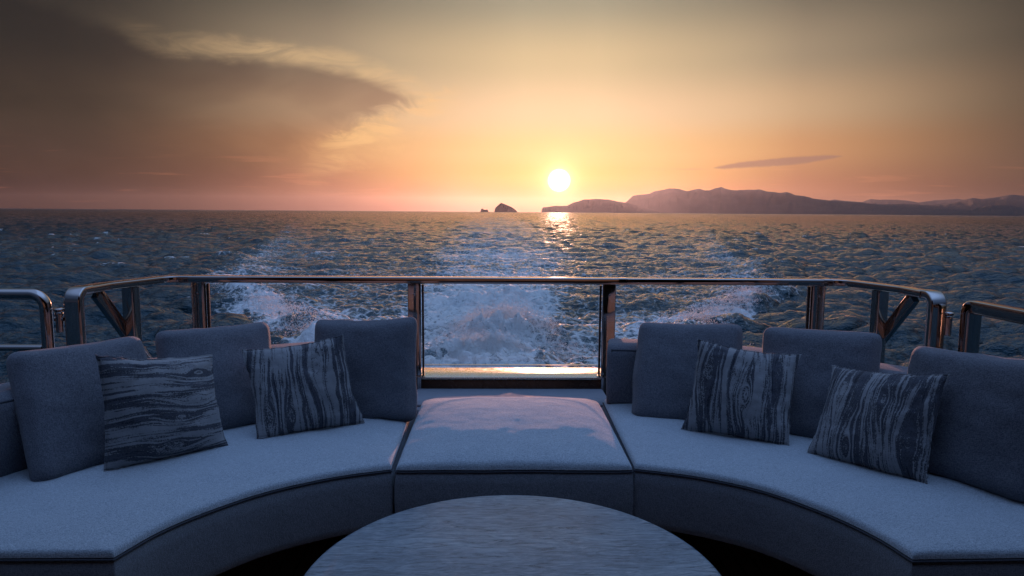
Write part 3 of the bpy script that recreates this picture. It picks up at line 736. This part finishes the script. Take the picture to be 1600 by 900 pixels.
ZS = 0.43
def arcpts(cx, cy, r_, a0, a1, n, sx): 
    return np.array([(sx*(cx+r_*math.cos(R(a))), cy+r_*math.sin(R(a))) for a in np.linspace(a0, a1, n)])
def sofa(sx, inner_pts, label, blabel):
    t_ = empty('curved_sofa', (sx*1.2, 2.4, 0)); tag(t_, label, 'sofa', 'curved sofas facing each other across the ottoman')
    n = 90
    inner = spline(inner_pts, n)
    a1 = math.degrees(math.asin((1.625-1.48)/1.50)); a0 = math.degrees(math.acos((.43-.25)/1.50))
    outer = arcpts(.25, 1.48, 1.62, a0-.5, a1, n, sx)
    outer[0] = (sx*.432, 3.06)
    seat = grid_block('seat_cushion', inner, outer, .205, ZS, M['seat'], t_, r=.016, crown=.014, seed=sx*3)
    # recessed plinth
    i2 = inner+(outer-inner)*.62; o2 = inner+(outer-inner)*.97
    i2[:, 0] += 0; V = []; F = []
    for k in range(n):
        for q_, zz in ((i2[k], -.005), (i2[k], .206), (o2[k], .206), (o2[k], -.005)): V.append((q_[0], q_[1], zz))
    for k in range(n-1):
        for a in range(4): F.append((k*4+a, k*4+(a+1) % 4, (k+1)*4+(a+1) % 4, (k+1)*4+a))
    F += [(0, 1, 2, 3), tuple((n-1)*4+a for a in (3, 2, 1, 0))]
    link('plinth', mesh('plinth', V, F), M['plinth'], t_, smooth=False)
    # low backrest: curved bolster with rounded end, standing on the seat
    nb_ = 110
    ins = arcpts(.25, 1.48, 1.485, a0-.8, -1.5, nb_, sx); outs = arcpts(.25, 1.48, 1.70, a0-1.2, -1.5, nb_, sx)
    prof = []
    z0, z1, rr = ZS+.004, .700, .055
    for k in range(7): a = R(180-90*k/6); prof.append((rr+rr*math.cos(a), z1-rr+rr*math.sin(a)))
    for k in range(7): a = R(90-90*k/6); prof.append((1-rr*0+0, 0)) if False else None
    wB = .215
    pr_ = [(.010, z0), (.002, z0+.02), (-.004, (z0+z1)/2)]+prof+[(wB-rr+rr*math.cos(R(90-90*k/6)), z1-rr+rr*math.sin(R(90-90*k/6))) for k in range(7)]+[(wB+.002, (z0+z1)/2), (wB, .20)]
    V = []; F = []; m = len(pr_)
    for k in range(nb_):
        dvec = (outs[k]-ins[k]); dvec /= np.linalg.norm(dvec)
        for x, zz in pr_:
            p = ins[k]+dvec*x; V.append((p[0], p[1], zz+.0025*mnoise.noise(Vector((p[0]*6, p[1]*6, zz*6)))))
    for k in range(nb_-1):
        for a in range(m-1): F.append((k*m+a, k*m+a+1, (k+1)*m+a+1, (k+1)*m+a))
    # end caps: inset panel with a padded border
    for kk, dr in ((0, 1), (nb_-1, -1)):
        base = [Vector(V[kk*m+a]) for a in range(m)]; c = sum(base, Vector())/m
        tdir = Vector((*(ins[kk]-ins[kk+dr]), 0)).normalized()
        ids = [kk*m+a for a in range(m)]
        for sc, off in ((.97, .012), (.90, .020), (.5, .024)):
            new = []
            for p in base: q_ = c+(p-c)*sc+tdir*off; V.append(tuple(q_)); new.append(len(V)-1)
            for a in range(m): F.append((ids[a], ids[(a+1) % m], new[(a+1) % m], new[a]))
            ids = new
        F.append(tuple(ids))
    me = mesh('backrest', V, F); bm = bmesh.new(); bm.from_mesh(me); bmesh.ops.recalc_face_normals(bm, faces=bm.faces); bm.to_mesh(me); bm.free()
    br = link('backrest', me, M['cushion'], t_)
    # piping along the top inner edge and round the end
    path = []
    for k in range(0, nb_, 2):
        dvec = (outs[k]-ins[k]); dvec /= np.linalg.norm(dvec); p = ins[k]+dvec*.010; path.append(Vector((p[0], p[1], z1-.024)))
    dvec = outs[0]-ins[0]; dvec /= np.linalg.norm(dvec); e0 = ins[0]+dvec*.008
    path = [Vector((e0[0], e0[1], ZS+.02)), Vector((e0[0], e0[1], z1-.08))]+path
    path = fillet(path[:3]+path[3:], .05, 3) if False else path
    tube('piping', path, .004, M['piping'], br)
    return t_
sofa(-1, [(-.412, 2.228), (-.589, 2.160), (-.765, 2.045), (-.885, 1.912), (-.966, 1.780), (-1.012, 1.640)],
     'grey-blue curved sofa on the port side, holding the horizontally printed pillow', '')
sofa(1, [(.414, 2.232), (.606, 2.163), (.776, 2.050), (.900, 1.890), (.968, 1.745), (.996, 1.618)],
     'grey-blue curved sofa on the starboard side with its piped backrest end in view', '')

# ottoman between the sofas
ot = empty('ottoman', (0, 2.62, 0)); tag(ot, 'square grey-blue ottoman between the two curved sofas with pink sunlight on top', 'ottoman')
def ottoman():
    x0, x1, y0, y1, z1, r = -.396, .404, 2.222, 3.045, .430, .016
    n = 70; V = []; F = []
    e = np.array([0, .12, .35, .65, 1.0])*r
    def ax(a, b): L = b-a; return a+np.r_[e, np.linspace(r, L-r, n)[1:-1], (L-e)[::-1]]
    xs, ys = ax(x0, x1), ax(y0, y1); m = len(xs)
    for x in xs:
        for y in ys:
            tx = (x-(x0+x1)/2)/((x1-x0)/2); ty = (y-(y0+y1)/2)/((y1-y0)/2)
            # front edges are crisp, the back and side edges roll over softly
            dxe = min(x-x0, x1-x); dyf = y-y0; dyb = y1-y
            d = min(dyf, dxe, dyb); rz = -(r-math.sqrt(max(0, r*r-(r-min(d, r))**2)))
            roll = 0
            cr = .050*max(0, (1-abs(tx)**3.2)*(1-abs(ty)**2.6))**.62
            # corner rounding in plan at the back
            px_, py_ = x, y
            rc = .07
            ddx = max(0, abs(x-(x0+x1)/2)-((x1-x0)/2-rc)); ddy = max(0, y-(y1-rc))
            if ddx > 0 and ddy > 0:
                L = math.hypot(ddx, ddy); mx_ = max(ddx, ddy); k = mx_/L
                sg = 1 if x > 0 else -1; px_ = (x0+x1)/2+sg*((x1-x0)/2-rc+ddx*k); py_ = y1-rc+ddy*k
            w_ = .0022*mnoise.fractal(Vector((x*5, y*5, 2.)), .9, 2, 4)
            V.append((px_, py_, z1+rz+roll+cr+w_))
    for i in range(m-1):
        for j in range(m-1): a = i*m+j; F.append((a, a+m, a+m+1, a+1))
    link('seat_cushion', mesh('ottoman_top', V, F), M['seat'], ot)
    loop = [i*m for i in range(m)]+[(m-1)*m+j for j in range(1, m)]+[i*m+m-1 for i in range(m-2, -1, -1)]+[j for j in range(m-2, 0, -1)]
    ring = [Vector(V[k]) for k in loop]; k_ = len(ring); SV = []; SF = []
    c = Vector(((x0+x1)/2, (y0+y1)/2, 0))
    for sc, dz_ in ((0, 0), (-.004, .006), (-.004, .010), (0, .016), (.004, .05), (.005, .11), (.002, .18), (-.01, .215), (-.05, .22)):
        for p in ring:
            d = (p-c); d.z = 0; d.x = 0 if abs(d.x) < .37 else math.copysign(1, d.x); d.y = 0 if abs(d.y) < .38 else math.copysign(1, d.y)
            SV.append((p.x+d.x*sc, p.y+d.y*sc, p.z-dz_ if dz_ < .05 else z1-r-dz_))
    for a in range(8):
        for b in range(k_): SF.append((a*k_+b, a*k_+(b+1) % k_, (a+1)*k_+(b+1) % k_, (a+1)*k_+b))
    me = mesh('side_panel', SV, SF); bm = bmesh.new(); bm.from_mesh(me); bmesh.ops.recalc_face_normals(bm, faces=bm.faces); bm.to_mesh(me); bm.free(); sharp(me, 50)
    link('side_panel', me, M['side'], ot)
    tube('piping', [p+Vector((0, 0, -.008)) for p in ring], .0028, M['piping'], ot, closed=True)
    box('plinth', (x0+.06, y0+.10, -.004), (x1-.06, y1-.05, .212), M['plinth'], ot)
ottoman()

# ------------------------------------------------------------------ back cushions and pillows
def orient(x, y, z, yaw, tilt, roll, push=1.0):
    x, y, z = EYE+(Vector((x, y, z))-EYE)*push
    cy, sy = math.cos(R(yaw)), math.sin(R(yaw))
    X_ = Vector((cy, sy, 0)); N_ = Vector((-sy, cy, 0)); U_ = Vector((0, 0, 1))*math.cos(R(tilt))+N_*math.sin(R(tilt))
    X2 = X_*math.cos(R(roll))+U_*math.sin(R(roll)); U2 = -X_*math.sin(R(roll))+U_*math.cos(R(roll)); Y2 = U2.cross(X2)
    return Matrix(((X2.x, Y2.x, U2.x, x), (X2.y, Y2.y, U2.y, y), (X2.z, Y2.z, U2.z, z), (0, 0, 0, 1)))
def cushion(w, h, th, seed):
    """boxy loose back cushion with soft corners and sagging, creased cover"""
    bm = bmesh.new(); bmesh.ops.create_cube(bm, size=2); bmesh.ops.subdivide_edges(bm, edges=bm.edges[:], cuts=30, use_grid_fill=True)
    rs = random.Random(seed)
    for v in bm.verts:
        x, y, z_ = v.co
        # rounded plan outline (superellipse-like corner)
        rr = .17
        def rc(a, b):
            ax_, bx = max(0, abs(a)-(1-rr)), max(0, abs(b)-(1-rr))
            if ax_ > 0 and bx > 0:
                L = math.hypot(ax_, bx); k = max(ax_, bx)/L; return math.copysign(1-rr+ax_*k, a), math.copysign(1-rr+bx*k, b)
            return a, b
        x2, z2 = rc(x, z_)
        m_ = max(abs(x), abs(z_))
        # thickness: full at the middle, rolled at the rim
        edge = (1-m_)
        t_ = th/2*(.50+.50*math.sqrt(max(0, 1-(max(0, m_-.72)/.28)**2))) if m_ > .72 else th/2
        t_ *= (.80+.36*(1-x*x)*(1-z_*z_)*(1.0 if y < 0 else .6))
        X_ = x2*w/2; Z_ = z2*h/2
        if abs(y) < .999:   # rim band rounded outwards
            k = math.sqrt(1-min(1, abs(y))**2*.55); 
            s_ = 1-.045*(1-k)/.33
            X_ *= s_; Z_ *= s_
        else:
            s_ = 1-.045*((1-math.sqrt(.45))/.33)*max(0, (m_-.72)/.28)**2; X_ *= s_; Z_ *= s_
        # slightly concave sides between fuller corners
        X_ *= 1-.018*(1-z_*z_); Z_ *= 1-.030*(1-x*x) if z_ > 0 else 1
        Y_ = y*t_
        n_ = mnoise.fractal(Vector((X_*7+seed*3, Y_*7, Z_*7)), .9, 2, 4); cr = mnoise.fractal(Vector((X_*16+seed, Z_*30, seed)), .8, 2, 3)
        Y_ += (n_*.007+cr*.003)*(1 if y > 0 else 1)
        lo = mnoise.noise(Vector((X_*3.2+seed*5, Z_*3.2, seed*2.))); lo2 = mnoise.noise(Vector((X_*3.2, Z_*3.2+seed*4, 9.)))
        X_ += n_*.004+lo*.014; Z_ += n_*.005+cr*.003*m_+lo2*.012; Y_ += lo*.010
        v.co = (X_, Y_, Z_)
    bmesh.ops.smooth_vert(bm, verts=bm.verts[:], factor=.5, use_axis_x=True, use_axis_y=True, use_axis_z=True)
    bmesh.ops.smooth_vert(bm, verts=bm.verts[:], factor=.5, use_axis_x=True, use_axis_y=True, use_axis_z=True)
    me = bpy.data.meshes.new('back_cushion'); bm.to_mesh(me); bm.free(); return me
def pillow(w, h, th, seed):
    """knife-edged scatter pillow with pinched corners"""
    n = 44; V = []; F = []; idx = {}
    for side in (-1, 1):
        for i in range(n+1):
            for j in range(n+1):
                a = math.sin((-1+2*i/n)*math.pi/2); b = math.sin((-1+2*j/n)*math.pi/2)
                a = .5*a+.5*(-1+2*i/n); b = .5*b+.5*(-1+2*j/n)
                rim = i in (0, n) or j in (0, n)
                if rim and side == 1: idx[(side, i, j)] = idx[(-1, i, j)]; continue
                k = ((1-a*a)*(1-b*b))
                t_ = th/2*(k**.48)*(.9+.1*math.cos(a*b))
                x = a*w/2*(1-.075*(1-b*b)); z_ = b*h/2*(1-(.085 if b > 0 else .018)*(1-a*a))
                nn = mnoise.fractal(Vector((a*2.1+seed, side*3., b*2.1)), .9, 2, 4)
                cr = mnoise.fractal(Vector((a*7+seed, seed*2., b*7)), .8, 2, 4)
                puck = mnoise.noise(Vector((a*14+seed, b*14, side)))*(max(abs(a), abs(b))**6)
                x += nn*.004+puck*.003; z_ += nn*.004+cr*.002+puck*.003
                y = side*(t_+(nn*.006+cr*.0025+puck*.002)*min(1, k*6)**.5)
                if rim: y = (nn*.004+puck*.003)
                idx[(side, i, j)] = len(V); V.append((x, y, z_))
    for side in (-1, 1):
        for i in range(n):
            for j in range(n):
                q_ = (idx[(side, i, j)], idx[(side, i+1, j)], idx[(side, i+1, j+1)], idx[(side, i, j+1)])
                F.append(q_ if side == -1 else q_[::-1])
    rimp = [Vector(V[idx[(-1, i, 0)]]) for i in range(n)]+[Vector(V[idx[(-1, n, j)]]) for j in range(n)]+[Vector(V[idx[(-1, i, n)]]) for i in range(n, 0, -1)]+[Vector(V[idx[(-1, 0, j)]]) for j in range(n, 0, -1)]
    return mesh('scatter_pillow', V, F), rimp
GC = 'loose back cushions along the curved sofas'
CU = [  # x, y, z, yaw, tilt, roll, w, h, label
 (-1.413, 2.256, .626, 55.6, 27.0, -1.5, .43, .44, 'dark back cushion at the far left, behind the horizontally printed pillow'),
 (-1.132, 2.615, .628, 38.2, 24.4, -1.2, .43, .425, 'middle back cushion of the left sofa, between the two printed pillows'),
 (-.597, 2.735, .640, -6.0, 10.0, 1.5, .43, .42, 'back cushion at the right end of the left sofa beside the ottoman'),
 (.728, 2.745, .624, -21.0, 24.0, .8, .435, .425, 'back cushion at the inner end of the right sofa, against the piped backrest end'),
 (1.155, 2.515, .634, -30.0, 22.0, .5, .43, .44, 'middle back cushion of the right sofa, between two vertically printed pillows'),
 (1.435, 2.065, .640, -66.0, 17.0, 3.0, .44, .43, 'large back cushion at the far right edge, behind the rightmost printed pillow')]
for k, (x, y, z_, ya, ti, ro, w, h_, lb) in enumerate(CU):
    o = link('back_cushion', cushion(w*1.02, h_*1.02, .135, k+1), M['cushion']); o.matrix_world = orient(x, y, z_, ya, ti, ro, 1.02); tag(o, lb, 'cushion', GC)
GP = 'scatter pillows printed with wood grain'
PI = [  # top left, top right, bottom right, bottom left corners, print direction, label
 ((-1.322, 2.165, .800), (-1.115, 2.489, .736), (-1.027, 2.372, .447), (-1.302, 2.136, .447), True, 'wood-grain pillow with horizontal streaks, leftmost of the four'),
 ((-1.021, 2.594, .734), (-.673, 2.658, .778), (-.594, 2.634, .447), (-.928, 2.459, .447), False, 'wood-grain pillow with vertical streaks on the left sofa, leaning towards the ottoman'),
 ((.738, 2.613, .773), (1.078, 2.520, .736), (.994, 2.385, .447), (.676, 2.566, .447), False, 'wood-grain pillow with vertical streaks leaning in the middle of the right sofa'),
 ((1.183, 2.433, .714), (1.368, 2.101, .761), (1.280, 2.034, .447), (1.048, 2.299, .447), False, 'wood-grain pillow with vertical streaks, rightmost, in front of the far right cushion')]
for k, (tl, tr, br_, bl, hz, lb) in enumerate(PI):
    tl, tr, br_, bl = Vector(tl), Vector(tr), Vector(br_), Vector(bl)
    w = ((tr-tl).length+(br_-bl).length)/2; h_ = ((tl-bl).length+(tr-br_).length)/2
    me, rim = pillow(w, h_, .125, k*5+2)
    X_ = ((tr-tl)+(br_-bl)).normalized(); U_ = ((tl-bl)+(tr-br_)); U_ = (U_-X_*U_.dot(X_)).normalized(); Y_ = U_.cross(X_); c_ = (tl+tr+br_+bl)/4
    mw = Matrix(((X_.x, Y_.x, U_.x, c_.x), (X_.y, Y_.y, U_.y, c_.y), (X_.z, Y_.z, U_.z, c_.z), (0, 0, 0, 1))); inv = mw.inverted()
    def seat_pt(p):
        a = p.x/w*1.06+.5; b = p.z/h_*1.045+.52
        q_ = (bl*(1-a)+br_*a)*(1-b)+(tl*(1-a)+tr*a)*b+Y_*(p.y*(1.0 if p.y < 0 else .55))
        q_.z = max(q_.z, ZS+.012-.002*(a-.5))
        return inv @ q_
    for v in me.vertices: v.co = seat_pt(v.co)
    rim = [seat_pt(p) for p in rim]
    mt = woodprint('wood_print_%s' % 'abcd'[k], hz, k+3)
    o = link('scatter_pillow', me, mt); tag(o, lb, 'pillow', GP); o.matrix_world = mw
    p = sweep('seam_piping', rim, .006, .006, mt, None, rad=.0029, closed=True, seg=2); p.parent = o

# ------------------------------------------------------------------ round table
tt_ = empty('coffee_table', (-.014, 1.543, 0)); tag(tt_, 'round low coffee table with pale streaked wood-grain top in front of the ottoman', 'table')
c_ = (-.014, 1.543); RT = .513
lathe('table_top', [(.02, .362), (RT-.03, .362), (RT-.008, .366), (RT-.001, .374), (RT, .384), (RT, .392), (RT-.002, .397), (RT-.006, .3995), (RT-.012, .40), (.02, .4004)], M['table'], tt_, 160, c_)
lathe('pedestal', [(.16, .02), (.10, .05), (.075, .12), (.07, .25), (.09, .32), (.15, .358), (.15, .361)], M['hull'], tt_, 64, c_)
lathe('foot', [(.26, .003), (.26, .012), (.25, .02), (.10, .022)], M['hull'], tt_, 64, c_)

# ------------------------------------------------------------------ stern railing
rail = empty('stern_railing', (0, 3.5, 0)); tag(rail, 'polished steel stern railing on flat posts with a glass pane in its middle bay', 'railing')
ZR = .934       # centre of the top bar
def hr(px): return px
pathR = [(-1.826, 2.872, .62), (-1.826, 2.872, ZR), (-1.826, 3.09, ZR), (-1.715, 3.45, ZR), (1.715, 3.45, ZR), (1.826, 3.09, ZR), (1.826, 2.872, ZR), (1.826, 2.872, .62)]
# handrail as one swept flat bar, its ends bent down into the forward posts
def hsweep():
    p1 = [Vector(p) for p in pathR[2:6]]
    seg = fillet([Vector((-1.830, 2.93, ZR))]+p1+[Vector((1.826, 2.93, ZR))], .10, 6)
    sweep('handrail', seg, .072, .032, M['steel'], rail, rad=.006, seg=3)
    for sx in (-1, 1):
        q_ = fillet([Vector((sx*1.828, 2.955, ZR+.0015)), Vector((sx*1.828, 2.866, ZR+.0015)), Vector((sx*1.828, 2.866, .30))], .045, 8)
        sweep('post', q_, .070, .036, M['steel'], rail, side=(1, 0, 0), rad=.008, seg=3)
hsweep()
for px_, fl in ((-1.568, 1), (-.480, 1), (.513, -1), (1.592, -1)):
    sweep('post', [(px_, 3.458, .30), (px_, 3.458, ZR-.0165)], .066, .030, M['steel'], rail, side=(1, 0, 0), rad=.004)
    sweep('glass_clamp', [(px_+fl*.041, 3.474, .42), (px_+fl*.041, 3.474, ZR-.025)], .010, .020, M['dark'], rail, side=(1, 0, 0), rad=.002)
    box('foot_plate', (px_-.05, 3.43, .432), (px_+.05, 3.49, .438), M['steel'], rail, bevel=.002) if abs(px_) < 1.4 else None
    for zz in (.86, .62):
        b_ = lathe('screw_head', [(.001, -.002), (.0055, -.002), (.0055, .0015), (.003, .003)], M['steel'], rail, 12)
        b_.data.transform(Matrix.Translation((px_, 3.442, zz)) @ Matrix.Rotation(R(90), 4, 'X'))
for sx in (-1, 1):
    sdir = Vector((sx*.30, -1, 0)).normalized(); nrm_ = Vector((-sdir.y, sdir.x, 0))
    sweep('post', [(sx*1.778, 3.215, .25), (sx*1.778, 3.215, ZR-.0165)], .066, .045, M['steel'], rail, side=Vector((.93, sx*.36, 0)), rad=.004)
    sweep('brace', [(sx*1.822, 3.02, ZR-.022), (sx*1.806, 3.47, .44)], .030, .058, M['steel'], rail, side=(1, 0, 0), rad=.004)
    sweep('joint_sleeve', [(sx*1.60, 3.45, ZR), (sx*1.645, 3.45, ZR)],   .0745, .0345, M['steel'], rail, rad=.0065, seg=4)
sweep('joint_sleeve', [(.555, 3.45, ZR), (.60, 3.45, ZR)],   .0745, .0345, M['steel'], rail, rad=.0065, seg=4)
gp = box('glass_pane', (-.432, 3.474, .492), (.464, 3.484, .905), M['glass'], rail)
box('glass_edge', (-.432, 3.4735, .486), (.464, 3.4845, .4915), M['glass_edge'], gp)

# ------------------------------------------------------------------ side gates
gl = empty('port_gate', (-2.2, 2.83, 0)); gl.name = 'side_gate'
tag(gl, 'dark round-tube gate rail at the far left with sun glints and a latch', 'gate')
fr = fillet([(-3.0, 2.835, .928), (-1.925, 2.835, .928), (-1.925, 2.835, .10)], .055, 8)
tube('gate_frame', fr, .023, M['steel'], gl, n=16)
tube('cross_bar', [(-3.0, 2.835, .703), (-1.947, 2.835, .703)], .014, M['steel'], gl, n=12)
def latch(sx, par, x0, x1):
    xm = (x0+x1)/2
    tube('latch_pin', [(x0, 2.85, .822), (x1, 2.85, .822)], .0085, M['steel'], par, n=12)
    k_ = lathe('latch_knob', [(.012, -.055), (.014, -.053), (.014, .012), (.0155, .016), (.0155, .026), (.013, .030), (.019, .036), (.0195, .043), (.014, .047)], M['steel'], par, 24)
    k_.data.transform(Matrix.Translation((xm, 2.85, .822)))
latch(-1, gl, -1.900, -1.864)
gr = empty('side_gate', (1.85, 2.6, 0)); tag(gr, 'flat-bar side rail at the far right running forward from its square post', 'gate')
fr = fillet([(1.912, 2.77, .10), (1.912, 2.77, .905), (1.915, 1.2, .905)], .030, 6)
sweep('gate_frame', fr, .060, .052, M['steel'], gr, side=(1, 0, 0), rad=.006, seg=3)
latch(1, gr, 1.862, 1.884)

# ------------------------------------------------------------------ sea haze
HAZE = 1
if HAZE:
    hz = bpy.data.materials.new('sea_haze'); hz.use_nodes = True; n_ = hz.node_tree; n_.nodes.clear()
    o_ = n_.nodes.new('ShaderNodeOutputMaterial'); v_ = n_.nodes.new('ShaderNodeVolumePrincipled')
    v_.inputs['Color'].default_value = (.78, .84, .98, 1); v_.inputs['Density'].default_value = 0.56e-5; v_.inputs['Anisotropy'].default_value = .76
    n_.links.new(v_.outputs[0], o_.inputs['Volume'])
    hb = box('haze', (-33500, -33500, SEA-14), (33500, 33500, 660), hz); hb.data.polygons.foreach_set('use_smooth', [False]*len(hb.data.polygons))
    tag(hb, 'thin warm haze in the air over the sea', 'haze', kind='stuff')
    hb.visible_shadow = True
